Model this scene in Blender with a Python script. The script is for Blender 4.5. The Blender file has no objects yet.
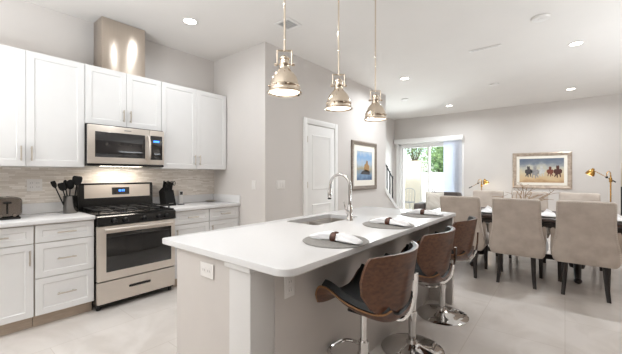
import bpy, bmesh, math, random
from mathutils import Vector, Matrix
random.seed(7)
SC = bpy.context.scene
COL = SC.collection
PI = math.pi

# ------------------------------------------------------------------ camera, world, sun, big lights, exposure
YAW = math.radians(38.97)
EYE = 1.295
cam_d = bpy.data.cameras.new('camera'); cam = bpy.data.objects.new('camera', cam_d); COL.objects.link(cam)
cam.location = (0, 0, EYE); cam.rotation_euler = (PI/2, 0, YAW - PI/2)
cam_d.sensor_width = 36; cam_d.lens = 36*314/622; cam_d.shift_y = -2/622
cam_d.clip_start = 0.05; cam_d.clip_end = 200
SC.camera = cam

w = bpy.data.worlds.new('world'); SC.world = w; w.use_nodes = True
nt = w.node_tree; bg = nt.nodes['Background']
sky = nt.nodes.new('ShaderNodeTexSky'); sky.sky_type = 'NISHITA'; sky.sun_disc = False
sky.sun_elevation = math.radians(48); sky.sun_rotation = math.radians(250); sky.air_density = 1.0; sky.dust_density = 2.0
nt.links.new(sky.outputs[0], bg.inputs[0]); bg.inputs[1].default_value = 0.45

sd = bpy.data.lights.new('sun', 'SUN'); sun = bpy.data.objects.new('sun', sd); COL.objects.link(sun)
sd.energy = 3.2; sd.angle = math.radians(2); sd.color = (1, .96, .9)
sun.rotation_euler = Vector((.62, .25, -.75)).to_track_quat('-Z', 'Y').to_euler()

def area(name, loc, direction, sx, sy, power, color=(1, 1, 1), spread=180):
    d = bpy.data.lights.new(name, 'AREA'); o = bpy.data.objects.new(name, d); COL.objects.link(o)
    d.shape = 'RECTANGLE'; d.size = sx; d.size_y = sy; d.energy = power; d.color = color; d.spread = math.radians(spread)
    o.location = loc; o.rotation_euler = Vector(direction).to_track_quat('-Z', 'Y').to_euler()
    return o
# daylight from the patio door
area('patio_door_daylight', (9.35, 3.0, 1.2), (-1, 0, -.1), 1.6, 2.0, 150, (.93, .97, 1))

# added fill lights out of frame, aimed up so the ceiling bounces light
area('kitchen_bounce_fill', (-1.3, 1.9, 1.3), (0, 0, 1), 1.8, 1.8, 128, (.9, .96, 1))
area('living_bounce_fill', (4.8, -2.15, .8), (0, 0, 1), 3.2, .9, 105, (.9, .96, 1))

vs = SC.view_settings
vs.view_transform = 'Standard'; vs.look = 'None'; vs.gamma = 1; vs.use_curve_mapping = False
vs.exposure = 0.14
CAN_W = 26.0      # recessed downlight, set per lamp further down
PEND_W = 0.7      # each pendant bulb
SC.cycles.max_bounces = 10; SC.cycles.diffuse_bounces = 6; SC.cycles.glossy_bounces = 5
SC.cycles.transparent_max_bounces = 12; SC.cycles.use_denoising = True
SC.cycles.sample_clamp_indirect = 6; SC.cycles.caustics_reflective = False; SC.cycles.caustics_refractive = False

# ------------------------------------------------------------------ materials
def lin(c):
    def f(v):
        v /= 255
        return v/12.92 if v <= .04045 else ((v+.055)/1.055)**2.4
    return tuple(f(v) for v in c) + (1,)

def mat(name, rgb, rough=.5, metal=0, noise=0, scale=8, stretch=(1, 1, 1), rgb2=None, bump=0, bscale=None, coat=0, spec=None, emit=None, estr=0, sheen=0, aniso=0):
    m = bpy.data.materials.new(name); m.use_nodes = True
    n = m.node_tree.nodes; l = m.node_tree.links; b = n['Principled BSDF']
    b.inputs['Roughness'].default_value = rough; b.inputs['Metallic'].default_value = metal
    if coat: b.inputs['Coat Weight'].default_value = coat; b.inputs['Coat Roughness'].default_value = .08
    if spec is not None: b.inputs['Specular IOR Level'].default_value = spec
    if sheen: b.inputs['Sheen Weight'].default_value = sheen; b.inputs['Sheen Roughness'].default_value = .4
    if emit: b.inputs['Emission Color'].default_value = lin(emit); b.inputs['Emission Strength'].default_value = estr
    if aniso: b.inputs['Anisotropic'].default_value = aniso; b.inputs['Anisotropic Rotation'].default_value = .25
    tc = n.new('ShaderNodeTexCoord'); mp = n.new('ShaderNodeMapping'); mp.inputs['Scale'].default_value = stretch
    l.new(tc.outputs['Object'], mp.inputs[0])
    tx = n.new('ShaderNodeTexNoise'); tx.inputs['Scale'].default_value = scale; tx.inputs['Detail'].default_value = 5
    l.new(mp.outputs[0], tx.inputs[0])
    r = n.new('ShaderNodeValToRGB')
    c1 = lin(rgb); c2 = lin(rgb2) if rgb2 else tuple(v*(1-noise) for v in c1[:3]) + (1,)
    r.color_ramp.elements[0].position = .35; r.color_ramp.elements[1].position = .65
    r.color_ramp.elements[0].color = c2; r.color_ramp.elements[1].color = c1
    l.new(tx.outputs[0], r.inputs[0]); l.new(r.outputs[0], b.inputs['Base Color'])
    if bump:
        bn = n.new('ShaderNodeTexNoise'); bn.inputs['Scale'].default_value = bscale or scale; bn.inputs['Detail'].default_value = 6
        l.new(mp.outputs[0], bn.inputs[0])
        bp = n.new('ShaderNodeBump'); bp.inputs['Strength'].default_value = bump; bp.inputs['Distance'].default_value = .01
        l.new(bn.outputs[0], bp.inputs['Height']); l.new(bp.outputs[0], b.inputs['Normal'])
    return m

M = {}
M['wall'] = mat('wall_paint', (211, 206, 202), .75, noise=.02, scale=3, bump=.03, bscale=180)
M['wall_dark'] = mat('low_bounce_wall', (150, 138, 128), .8, noise=.02, scale=3)  # unseen right wall only: darkened so less light bounces back from it
M['ceiling'] = mat('ceiling_paint', (226, 222, 218), .85, noise=.02, scale=2, bump=.04, bscale=160)
M['trim'] = mat('white_trim', (236, 235, 233), .45, noise=.02)
M['cab'] = mat('cabinet_white', (220, 219, 218), .38, noise=.015)
M['cabgap'] = mat('cabinet_carcass', (205, 192, 178), .6, noise=.1, scale=20)
M['islandpaint'] = mat('island_greige_paint', (202, 196, 191), .42, noise=.02)
M['pilaster'] = mat('pilaster_white_paint', (212, 210, 208), .42, noise=.02)
M['toe'] = mat('toe_kick', (188, 172, 155), .6, noise=.12, scale=12, stretch=(1, 1, 8))
M['quartz'] = mat('white_quartz', (219, 218, 218), .22, noise=.015, scale=60)
M['nickel'] = mat('satin_nickel', (200, 190, 178), .28, 1, noise=.05)
M['polnickel'] = mat('polished_nickel', (222, 208, 190), .1, 1, noise=.03)
M['steel'] = mat('brushed_steel', (216, 207, 197), .4, .72, noise=.08, scale=6, stretch=(1, 1, 90), aniso=.3)
M['ductsteel'] = mat('duct_steel', (222, 210, 197), .3, 1, noise=.05, scale=4, stretch=(60, 60, 1), aniso=.85)
M['sinksteel'] = mat('sink_steel', (200, 194, 188), .3, 1, noise=.06, scale=8)
M['chrome'] = mat('chrome', (214, 212, 210), .05, 1, noise=.02)
M['darkchrome'] = mat('polished_crock_steel', (118, 115, 112), .12, 1, noise=.03)
M['toaster_steel'] = mat('toaster_steel', (158, 151, 145), .24, 1, noise=.06, scale=6)
M['black'] = mat('black_enamel', (8, 8, 8), .25, noise=.3)
M['blackmatte'] = mat('black_iron', (16, 16, 17), .55, noise=.3, scale=40)
M['blackglass'] = mat('oven_glass', (20, 19, 19), .05, noise=.2, coat=.5)
M['mwglass'] = mat('microwave_glass', (38, 37, 38), .08, noise=.15, coat=.5)
M['display'] = mat('blue_display', (40, 90, 190), .3, emit=(70, 140, 255), estr=2.5)
M['leather'] = mat('black_leather', (9, 9, 9), .42, noise=.2, scale=90, bump=.08, bscale=220)
M['velvet'] = mat('greige_velvet', (190, 178, 167), .8, rgb2=(174, 161, 150), scale=7, sheen=.35, bump=.05, bscale=60)
M['piping'] = mat('nailhead', (205, 196, 184), .35, .6, noise=.1)
M['darkwood'] = mat('espresso_wood', (34, 22, 17), .45, rgb2=(24, 16, 12), scale=6, stretch=(8, 8, 1))
M['tablewood'] = mat('table_wood', (58, 36, 28), .35, rgb2=(38, 24, 19), scale=5, stretch=(9, 1, 9))
M['brass'] = mat('brass', (196, 152, 84), .22, 1, noise=.08)
M['brownring'] = mat('carved_wood_ring', (104, 60, 42), .5, rgb2=(70, 38, 26), scale=30)
M['linen'] = mat('white_linen', (242, 242, 244), .85, noise=.04, scale=30, bump=.15, bscale=50)
M['placemat'] = mat('grey_placemat', (150, 147, 143), .85, noise=.18, scale=90, bump=.2, bscale=160)
M['plate'] = mat('white_china', (244, 243, 241), .15, noise=.02)
M['frame'] = mat('pewter_frame', (150, 138, 126), .4, .35, rgb2=(120, 108, 98), scale=20, stretch=(1, 1, 6))
M['goldframe'] = mat('champagne_frame', (196, 180, 164), .35, .4, rgb2=(170, 154, 140), scale=20)
M['mat_board'] = mat('mat_board', (240, 236, 226), .8, noise=.02)
M['armchair'] = mat('dark_grey_upholstery', (92, 84, 80), .85, noise=.2, scale=40, sheen=.2)
M['cushion'] = mat('cream_cushion', (224, 219, 210), .85, rgb2=(205, 198, 188), scale=4, stretch=(12, 1, 1))
M['iron'] = mat('wrought_iron', (22, 21, 21), .5, noise=.2)
M['blind'] = mat('vertical_blind', (214, 218, 226), .6, noise=.03)
M['twig'] = mat('dry_twig', (150, 120, 86), .8, noise=.3, scale=30)
M['plastic'] = mat('white_plastic', (228, 225, 222), .3, noise=.01)
M['slotdark'] = mat('socket_slot', (150, 146, 142), .5, noise=.05)
M['grille'] = mat('vent_grille', (190, 188, 186), .5, noise=.05)
M['ventdark'] = mat('vent_inside', (92, 92, 92), .8, noise=.1)
M['lens'] = mat('lit_lens', (255, 250, 240), .5, emit=(255, 246, 232), estr=9)
M['pendlens'] = mat('pendant_lens', (255, 248, 235), .5, emit=(255, 236, 214), estr=2.2)
M['knife_black'] = mat('knife_black', (9, 9, 9), .5, noise=.2, spec=.25)
M['concrete'] = mat('patio_concrete', (206, 200, 190), .9, noise=.12, scale=6)
M['cream'] = mat('cream_stucco', (226, 210, 184), .9, noise=.05, scale=20)
M['vinyl'] = mat('white_vinyl', (240, 238, 232), .6, noise=.02)
M['leaf'] = mat('tree_leaf', (150, 172, 112), .6, rgb2=(100, 132, 78), scale=3)
M['bark'] = mat('bark', (110, 92, 76), .9, noise=.3, scale=12)
M['grey_metal'] = mat('patio_metal', (160, 154, 146), .5, noise=.1)

def floor_mat():
    m = bpy.data.materials.new('porcelain_tile'); m.use_nodes = True
    n = m.node_tree.nodes; l = m.node_tree.links; b = n['Principled BSDF']
    tc = n.new('ShaderNodeTexCoord')
    br = n.new('ShaderNodeTexBrick'); br.offset = .5; br.inputs['Scale'].default_value = 1
    br.inputs['Brick Width'].default_value = 1.2; br.inputs['Row Height'].default_value = .6; br.inputs['Mortar Size'].default_value = .0028
    br.inputs['Mortar Smooth'].default_value = .2
    br.inputs['Color1'].default_value = lin((215, 209, 204)); br.inputs['Color2'].default_value = lin((210, 204, 199)); br.inputs['Mortar'].default_value = lin((200, 192, 185))
    l.new(tc.outputs['Object'], br.inputs[0])
    nz = n.new('ShaderNodeTexNoise'); nz.inputs['Scale'].default_value = 1.6; nz.inputs['Detail'].default_value = 8; nz.inputs['Distortion'].default_value = 1.6
    l.new(tc.outputs['Object'], nz.inputs[0])
    rp = n.new('ShaderNodeValToRGB'); rp.color_ramp.elements[0].position = .38; rp.color_ramp.elements[1].position = .62
    rp.color_ramp.elements[0].color = (.82, .80, .78, 1); rp.color_ramp.elements[1].color = (1, 1, 1, 1)
    l.new(nz.outputs[0], rp.inputs[0])
    mx = n.new('ShaderNodeMix'); mx.data_type = 'RGBA'; mx.blend_type = 'MULTIPLY'; mx.inputs[0].default_value = .75
    l.new(br.outputs['Color'], mx.inputs[6]); l.new(rp.outputs[0], mx.inputs[7]); l.new(mx.outputs[2], b.inputs['Base Color'])
    b.inputs['Roughness'].default_value = .2
    return m
M['floor'] = floor_mat()

def mosaic_mat():
    m = bpy.data.materials.new('mosaic_backsplash'); m.use_nodes = True
    n = m.node_tree.nodes; l = m.node_tree.links; b = n['Principled BSDF']
    tc = n.new('ShaderNodeTexCoord'); sp = n.new('ShaderNodeSeparateXYZ'); cb = n.new('ShaderNodeCombineXYZ')
    l.new(tc.outputs['Object'], sp.inputs[0]); l.new(sp.outputs[0], cb.inputs[0]); l.new(sp.outputs[2], cb.inputs[1])
    br = n.new('ShaderNodeTexBrick'); br.offset = .37; br.offset_frequency = 2; br.squash = .6; br.squash_frequency = 3
    br.inputs['Scale'].default_value = 1; br.inputs['Brick Width'].default_value = .11; br.inputs['Row Height'].default_value = .0155
    br.inputs['Mortar Size'].default_value = .0009
    br.inputs['Color1'].default_value = lin((238, 232, 225)); br.inputs['Color2'].default_value = lin((212, 203, 192)); br.inputs['Mortar'].default_value = lin((206, 199, 190))
    l.new(cb.outputs[0], br.inputs[0]); l.new(br.outputs['Color'], b.inputs['Base Color'])
    b.inputs['Roughness'].default_value = .22
    return m
M['mosaic'] = mosaic_mat()

def glass_mat():
    m = bpy.data.materials.new('clear_glass'); m.use_nodes = True
    n = m.node_tree.nodes; l = m.node_tree.links; n.remove(n['Principled BSDF'])
    t = n.new('ShaderNodeBsdfTransparent'); g = n.new('ShaderNodeBsdfGlossy'); g.inputs['Roughness'].default_value = .02
    f = n.new('ShaderNodeFresnel'); f.inputs[0].default_value = 1.35
    mx = n.new('ShaderNodeMixShader'); l.new(f.outputs[0], mx.inputs[0]); l.new(t.outputs[0], mx.inputs[1]); l.new(g.outputs[0], mx.inputs[2])
    t.inputs[0].default_value = (.95, .98, .97, 1)
    l.new(mx.outputs[0], n['Material Output'].inputs[0])
    return m
M['glass'] = glass_mat()

def walnut_mat():
    m = mat('walnut_veneer', (106, 69, 47), .42, rgb2=(80, 50, 34), scale=5, stretch=(1.2, 14, 14), bump=.02, coat=.06)
    return m
M['walnut'] = walnut_mat()
M['plyedge'] = mat('ply_edge', (150, 108, 68), .5, noise=.1, scale=40)

def painting_mat(name, stops):
    """vertical colour bands broken up by noise, a painted canvas"""
    m = bpy.data.materials.new(name); m.use_nodes = True
    n = m.node_tree.nodes; l = m.node_tree.links; b = n['Principled BSDF']
    tc = n.new('ShaderNodeTexCoord'); sp = n.new('ShaderNodeSeparateXYZ'); l.new(tc.outputs['Generated'], sp.inputs[0])
    nz = n.new('ShaderNodeTexNoise'); nz.inputs['Scale'].default_value = 5; nz.inputs['Detail'].default_value = 6
    l.new(tc.outputs['Generated'], nz.inputs[0])
    ma = n.new('ShaderNodeMath'); ma.operation = 'MULTIPLY_ADD'; ma.inputs[1].default_value = .45; l.new(nz.outputs[0], ma.inputs[0]); l.new(sp.outputs[2], ma.inputs[2])
    sb = n.new('ShaderNodeMath'); sb.operation = 'SUBTRACT'; sb.inputs[1].default_value = .22; l.new(ma.outputs[0], sb.inputs[0])
    rp = n.new('ShaderNodeValToRGB'); e = rp.color_ramp.elements
    e[0].position = stops[0][0]; e[0].color = lin(stops[0][1]); e[1].position = stops[-1][0]; e[1].color = lin(stops[-1][1])
    for p, c in stops[1:-1]:
        x = e.new(p); x.color = lin(c)
    l.new(sb.outputs[0], rp.inputs[0]); l.new(rp.outputs[0], b.inputs['Base Color']); b.inputs['Roughness'].default_value = .35
    return m
M['horse_art'] = painting_mat('dusty_plain_painting', [(0, (176, 140, 104)), (.15, (206, 178, 138)), (.45, (206, 194, 164)), (.65, (180, 180, 172)), (.8, (120, 128, 140)), (1, (92, 104, 122))])
M['harbour_art'] = painting_mat('blue_harbour_painting', [(0, (70, 96, 130)), (.2, (120, 150, 180)), (.4, (170, 160, 130)), (.6, (170, 190, 210)), (.8, (130, 170, 210)), (1, (196, 206, 216))])
M['paint_dark'] = mat('paint_charcoal', (74, 70, 72), .5, noise=.3, scale=30)
M['paint_pale'] = mat('paint_pale', (206, 206, 204), .5, noise=.2, scale=30)
M['paint_grey'] = mat('paint_dapple_grey', (158, 156, 156), .5, noise=.3, scale=40)
M['paint_brown'] = mat('paint_brown', (120, 62, 46), .5, noise=.3, scale=30)
M['paint_bay'] = mat('paint_bay', (82, 44, 36), .5, noise=.3, scale=30)
M['paint_ochre'] = mat('paint_ochre', (176, 136, 84), .5, noise=.3, scale=20)

# ------------------------------------------------------------------ mesh building
class MB:
    def __init__(s): s.b = bmesh.new()
    def box(s, x0, x1, y0, y1, z0, z1, bev=0, seg=2):
        r = bmesh.ops.create_cube(s.b, size=1)
        vs_ = r['verts']
        for v in vs_:
            v.co = Vector(((x0+x1)/2 + v.co.x*(x1-x0), (y0+y1)/2 + v.co.y*(y1-y0), (z0+z1)/2 + v.co.z*(z1-z0)))
        if bev:
            es = list({e for v in vs_ for e in v.link_edges})
            bmesh.ops.bevel(s.b, geom=es, offset=bev, segments=seg, profile=.5, affect='EDGES')
        return s
    def loft(s, rings, cap=True, closed=False):
        vv = [[s.b.verts.new(p) for p in r] for r in rings]
        n = len(vv[0]); R = len(vv)
        for i in range(R if closed else R-1):
            a, c = vv[i], vv[(i+1) % R]
            for j in range(n):
                k = (j+1) % n
                try: s.b.faces.new((a[j], a[k], c[k], c[j]))
                except ValueError: pass
        if cap and not closed:
            s.b.faces.new(list(reversed(vv[0]))); s.b.faces.new(vv[-1])
        return s
    def cyl(s, p0, p1, r0, r1=None, seg=16):
        return s.tube([p0, p1], [r0, r0 if r1 is None else r1], seg)
    def tube(s, pts, r, seg=8, closed=False):
        pts = [Vector(p) for p in pts]; n = len(pts)
        rr = r if isinstance(r, (list, tuple)) else [r]*n
        rings = []; up = None
        for i, p in enumerate(pts):
            if closed: t = (pts[(i+1) % n]-pts[i-1])
            else: t = (pts[min(i+1, n-1)]-pts[max(i-1, 0)])
            t.normalize()
            if up is None:
                up = Vector((0, 0, 1)) if abs(t.z) < .9 else Vector((1, 0, 0))
            sx = t.cross(up)
            if sx.length < 1e-4: sx = t.cross(Vector((0, 1, 0)))
            sx.normalize(); up = sx.cross(t).normalized()
            rings.append([p + (sx*math.cos(a)+up*math.sin(a))*rr[i] for a in [2*PI*k/seg for k in range(seg)]])
        return s.loft(rings, True, closed)
    def lathe(s, prof, c=(0, 0), seg=32, z0=0, close=True):
        rings = [[Vector((c[0]+max(r, 1e-4)*math.cos(2*PI*k/seg), c[1]+max(r, 1e-4)*math.sin(2*PI*k/seg), z0+z)) for k in range(seg)] for r, z in prof]
        return s.loft(rings, close)
    def ball(s, c, rx, ry=None, rz=None, seg=16, rings=8):
        ry = ry or rx; rz = rz or rx
        mtx = Matrix.Translation(c) @ Matrix.Diagonal((rx, ry, rz, 1))
        bmesh.ops.create_uvsphere(s.b, u_segments=seg, v_segments=rings, radius=1, matrix=mtx); return s
    def prism(s, pts, d):
        """pts: 3D polygon, d: extrusion vector"""
        d = Vector(d); a = [s.b.verts.new(Vector(p)) for p in pts]; c = [s.b.verts.new(Vector(p)+d) for p in pts]
        n = len(a)
        s.b.faces.new(list(reversed(a))); s.b.faces.new(c)
        for i in range(n): s.b.faces.new((a[i], a[(i+1) % n], c[(i+1) % n], c[i]))
        return s
    def grid(s, f, nu, nv):
        g = [[s.b.verts.new(f(u/nu, v/nv)) for v in range(nv+1)] for u in range(nu+1)]
        for u in range(nu):
            for v in range(nv): s.b.faces.new((g[u][v], g[u+1][v], g[u+1][v+1], g[u][v+1]))
        return s
    def shaker(s, x0, x1, z0, z1, yf, stile=.056, th=.02):
        """panelled front facing -Y, its face at y=yf"""
        st = min(stile, (z1-z0)*.3); q = .007; k = .006
        xs = [(x0, z0), (x1, z0), (x1, z1), (x0, z1)]
        def ring(i, y): return [Vector((x0+i, y, z0+i)), Vector((x1-i, y, z0+i)), Vector((x1-i, y, z1-i)), Vector((x0+i, y, z1-i))]
        s.loft([ring(.0015, yf+th), ring(0, yf+th-.0015), ring(0, yf+.0015), ring(.0015, yf), ring(st, yf), ring(st+k, yf+q)], True)
        return s
    def build(s, name, m, parent=None, flat=False, mods=None, ang=35):
        bmesh.ops.recalc_face_normals(s.b, faces=s.b.faces)
        me = bpy.data.meshes.new(name)
        off = OFF.get(parent.name, Vector()) if parent else Vector()
        if off.length: bmesh.ops.translate(s.b, verts=s.b.verts, vec=-off)
        s.b.to_mesh(me); s.b.free()
        if not flat:
            for p in me.polygons: p.use_smooth = True
            me.set_sharp_from_angle(angle=math.radians(ang))
        o = bpy.data.objects.new(name, me); COL.objects.link(o)
        me.materials.append(M[m] if isinstance(m, str) else m)
        if parent: o.parent = parent; OFF[o.name] = off
        return o
OFF = {}

def tag(o, label, cat, group=None, kind=None):
    o['label'] = label; o['category'] = cat
    if group: o['group'] = group
    if kind: o['kind'] = kind
    return o
def thing(name, label, cat, loc=(0, 0, 0), group=None):
    o = bpy.data.objects.new(name, None); COL.objects.link(o); o.location = loc; o.empty_display_size = .05
    OFF[o.name] = Vector(loc)
    return tag(o, label, cat, group)
def struct(o, label=None):
    o['kind'] = 'structure'
    if label: o['label'] = label
    return o
def copy_tree(o, parent=None):
    c = o.copy(); COL.objects.link(c)
    if parent: c.parent = parent
    for ch in [x for x in KIDS.get(o.name, [])]: copy_tree(ch, c)
    return c
KIDS = {}
def index_kids():
    KIDS.clear()
    for o in bpy.data.objects:
        if o.parent: KIDS.setdefault(o.parent.name, []).append(o)
def lamp(parent, name, loc, power, size=.12, color=(1, .93, .85), spread=160, typ='AREA'):
    d = bpy.data.lights.new(name, typ); o = bpy.data.objects.new(name, d); COL.objects.link(o)
    d.energy = power; d.color = color
    if typ == 'AREA': d.shape = 'DISK'; d.size = size; d.spread = math.radians(spread)
    else: d.shadow_soft_size = size
    o.location = loc; o.parent = parent
    return o
def rrect(hx, hy, r, n=5):
    pts = []
    for cx, cy, a0 in ((hx-r, hy-r, 0), (-hx+r, hy-r, PI/2), (-hx+r, -hy+r, PI), (hx-r, -hy+r, 3*PI/2)):
        for k in range(n+1):
            a = a0 + PI/2*k/n; pts.append((cx+r*math.cos(a), cy+r*math.sin(a)))
    return pts
def interp(tab, x):
    for (a, va), (b, vb) in zip(tab, tab[1:]):
        if x <= b:
            t = 0 if b == a else max(0, min(1, (x-a)/(b-a))); return va+(vb-va)*t
    return tab[-1][1]
def smooth_path(pts, n=6):
    pts = [Vector(p) for p in pts]; out = []
    for i in range(len(pts)-1):
        p0, p1, p2, p3 = pts[max(i-1, 0)], pts[i], pts[i+1], pts[min(i+2, len(pts)-1)]
        for k in range(n):
            t = k/n
            out.append(.5*((2*p1)+(p2-p0)*t+(2*p0-5*p1+4*p2-p3)*t*t+(3*p1-p0-3*p2+p3)*t**3))
    return out+[pts[-1]]

# ------------------------------------------------------------------ the setting
H = 2.98; WY = 4.06; XB = 9.10; XR = -2.40; YR = -2.80; XRET = 2.72; YP = 2.945; XE = 6.15
struct(MB().box(XR-.1, XB+.1, YR-.1, WY+.1, -.1, 0).build('floor', 'floor'), 'pale polished marble-look porcelain tile floor')
struct(MB().box(XR-.1, XB+.15, YR-.1, WY+.1, H, H+.15).build('ceiling', 'ceiling'), 'smooth white painted ceiling')
struct(MB().box(XR-.1, XB+.1, WY, WY+.12, 0, H).build('wall_left', 'wall'), 'greige painted wall behind the kitchen run')
struct(MB().box(XRET, XRET+.115, YP, WY, 0, H).build('wall_return', 'wall'), 'short pale wall ending the kitchen run')
# pantry wall with sloped knee wall under the stair rail
pw = MB().prism([(XRET+.115, YP, 0), (7.33, YP, 0), (XE, YP, .98), (XE, YP, H), (XRET+.115, YP, H)], (0, .115, 0))
struct(pw.build('wall_middle', 'wall'), 'greige wall with the pantry door, stepping down into a sloped stair wall')
# back wall with patio door opening
DX0, DX1, DZ = 2.16, 3.93, 2.22
bw = MB(); bw.box(XB, XB+.15, YR, DX0, 0, H); bw.box(XB, XB+.15, DX1, WY, 0, H); bw.box(XB, XB+.15, DX0, DX1, DZ, H)
struct(bw.build('wall_back', 'wall'), 'pale far wall with the sliding patio door')
# unseen rear and right walls
struct(MB().box(XR-.1, XR, YR, WY, 0, H).build('wall_rear', 'wall'))
struct(MB().box(XR-.1, XB+.1, YR-.1, YR, 0, H).build('wall_right', 'wall_dark'))
def bb(name, x0, x1, y0, y1): struct(MB().box(x0, x1, y0, y1, 0, .13, .004).build(name, 'trim'))
bb('baseboard_middle', 4.32, 7.2, YP-.014, YP); bb('baseboard_pantry', XRET, 3.45, YP-.014, YP); bb('baseboard_return', XRET-.014, XRET, YP-.014, 3.42)
bb('baseboard_back', XB-.014, XB, YR, DX0-.08)
# stair: stringer cap, steps
st = MB()
st.prism([(XE-.02, YP-.012, .93), (7.40, YP-.012, -.0), (7.40, YP-.012, .06), (XE-.02, YP-.012, 1.04)], (0, .14, 0))
struct(st.build('trim_1', 'trim'), 'white sloped cap on the stair wall')
sp_ = MB()
for i in range(6):
    sp_.box(7.2-.27*(i+1), 7.2-.27*i, YP+.13, WY-.01, 0, .17*(i+1))
struct(sp_.build('trim_2', 'trim'), 'white stair treads rising behind the sloped stair wall')
# mosaic splashback
struct(MB().box(XR+.02, XRET, WY-.01, WY, 1.017, 1.40).build('trim_3', 'mosaic'), 'glossy cream and grey strip mosaic splashback')

# pantry door
d1 = struct(MB().box(3.533, 4.237, YP-.012, YP-.0, .008, 2.04, .002).build('door_1', 'trim'), 'white two-panel pantry door in the middle wall')
def rpanel(x0, x1, z0, z1, y):
    m = MB(); 
    def ring(i, yy): return [Vector((x0+i, yy, z0+i)), Vector((x1-i, yy, z0+i)), Vector((x1-i, yy, z1-i)), Vector((x0+i, yy, z1-i))]
    m.loft([ring(0, y+.001), ring(.012, y-.008), ring(.03, y-.003), ring(.07, y-.007)], True)
    return m
rpanel(3.65, 4.12, 1.07, 1.90, YP-.012).build('door_panel', 'trim', d1)
rpanel(3.65, 4.12, .22, .86, YP-.012).build('door_panel', 'trim', d1)
c = MB(); c.box(3.455, 3.53, YP-.024, YP, 0, 2.13, .004); c.box(4.242, 4.317, YP-.024, YP, 0, 2.13, .004); c.box(3.53, 4.242, YP-.024, YP, 2.048, 2.13, .004)
c.build('door_casing', 'trim', d1)
for z in (.25, 1.15, 1.82):
    MB().cyl((3.535, YP-.02, z-.045), (3.535, YP-.02, z+.045), .007, seg=8).build('hinge', 'nickel', d1)

# patio sliding door
w1 = MB()
for y0, y1 in ((DX0, DX0+.06), (DX1-.06, DX1)): w1.box(XB+.03, XB+.13, y0, y1, 0, DZ, .004)
w1.box(XB+.03, XB+.13, DX0, DX1, DZ-.06, DZ, .004); w1.box(XB+.03, XB+.13, DX0, DX1, 0, .05, .004)
WIN = struct(w1.build('window_1', 'trim'), 'white framed sliding patio door')
mid = (DX0+DX1)/2
for nm, y0, y1, x in (('sliding_panel', mid-.03, DX1-.06, XB+.09), ('sliding_panel', DX0+.06, mid+.03, XB+.05)):
    p = MB(); 
    p.box(x, x+.03, y0, y0+.065, .05, DZ-.06, .003); p.box(x, x+.03, y1-.065, y1, .05, DZ-.06, .003)
    p.box(x, x+.03, y0+.065, y1-.065, .05, .13, .003); p.box(x, x+.03, y0+.065, y1-.065, DZ-.125, DZ-.06, .003)
    po = p.build(nm, 'trim', WIN)
    MB().box(x+.012, x+.018, y0+.06, y1-.06, .125, DZ-.12).build('pane', 'glass', po)
# casing around
ca = MB(); ca.box(XB-.02, XB, DX0-.06, DX0, 0, DZ+.07, .004); ca.box(XB-.02, XB, DX1, DX1+.07, 0, DZ+.07, .004); ca.box(XB-.02, XB, DX0, DX1, DZ, DZ+.07, .004)
ca.build('window_casing', 'trim', WIN)
# vertical blinds
t = thing('vertical_blinds', 'white vertical blinds stacked open at the right of the patio door under a valance', 'blinds', (XB-.09, 2.4, 0))
MB().box(XB-.13, XB-.022, DX0-.06, DX1+.1, DZ+.01, DZ+.14, .006).build('valance', 'trim', t)
for i in range(11):
    y = DX0+.03+.04*i
    MB().prism([(XB-.125, y, .04), (XB-.035, y-.05, .04), (XB-.033, y-.0485, .04), (XB-.123, y+.0015, .04)], (0, 0, DZ-.03)).build('blind_vane', 'blind', t)

# ------------------------------------------------------------------ kitchen run
YU = 3.73; YC = 3.45
def pull(name, x0, z0, x1, z1, yf, parent, r=.006):
    m = MB(); v = Vector((x1-x0, 0, z1-z0)).normalized()
    a = Vector((x0, yf-.032, z0)); b = Vector((x1, yf-.032, z1))
    m.cyl(a, b, r, seg=10)
    for p in (a+v*.018, b-v*.018): m.cyl(p, p+Vector((0, .034, 0)), r*.75, seg=8)
    return m.build(name, 'nickel', parent)

def wall_cabinet(x0, x1, z0, z1, label, side_panel=False):
    t = thing('wall_cabinet', label, 'cabinet', ((x0+x1)/2, WY-.17, z0), 'white kitchen wall cabinets')
    MB().box(x0+.001, x1-.001, YU+.021, WY-.012, z0, z1).build('carcass', 'cab', t)
    xm = (x0+x1)/2
    for a, b, hx in ((x0+.002, xm-.0015, xm-.035), (xm+.0015, x1-.002, xm+.035)):
        d = MB().shaker(a, b, z0+.002, z1-.002, YU).build('door', 'cab', t, ang=20)
        pull('handle', hx, z0+.05, hx, z0+.18, YU, d)
    return t
wall_cabinet(.135, 1.018, 1.372, 2.41, 'tall white two-door wall cabinet above the toaster and utensil crock')
wall_cabinet(1.020, 1.783, 1.815, 2.41, 'short white two-door wall cabinet right above the microwave')
wall_cabinet(1.785, 2.706, 1.372, 2.41, 'tall white two-door wall cabinet above the knife block, in the wall corner')

def base_cabinet(x0, x1, rows, label):
    """rows: list of (kind, z0, z1, handle side)"""
    t = thing('base_cabinet', label, 'cabinet', ((x0+x1)/2, 3.76, 0), 'white kitchen base cabinets')
    MB().box(x0+.001, x1-.001, YC+.021, WY-.003, .105, .878).build('carcass', 'cabgap', t)
    MB().box(x0+.001, x1-.001, YC+.075, WY-.05, 0, .105).build('toe_kick', 'toe', t)
    for kind, z0, z1, hs in rows:
        f = MB().shaker(x0+.004, x1-.004, z0, z1, YC, .05).build(kind, 'cab', t, ang=20)
        if kind == 'drawer':
            xc = (x0+x1)/2; pull('handle', xc-.068, (z0+z1)/2, xc+.068, (z0+z1)/2, YC, f)
        else:
            hx = x0+.032 if hs < 0 else x1-.032
            pull('handle', hx, z1-.17, hx, z1-.045, YC, f)
    return t
base_cabinet(.13, .586, [('drawer', .722, .87, 0), ('door', .11, .716, 1)], 'white base cabinet with one drawer over a door, under the toaster')
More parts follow.
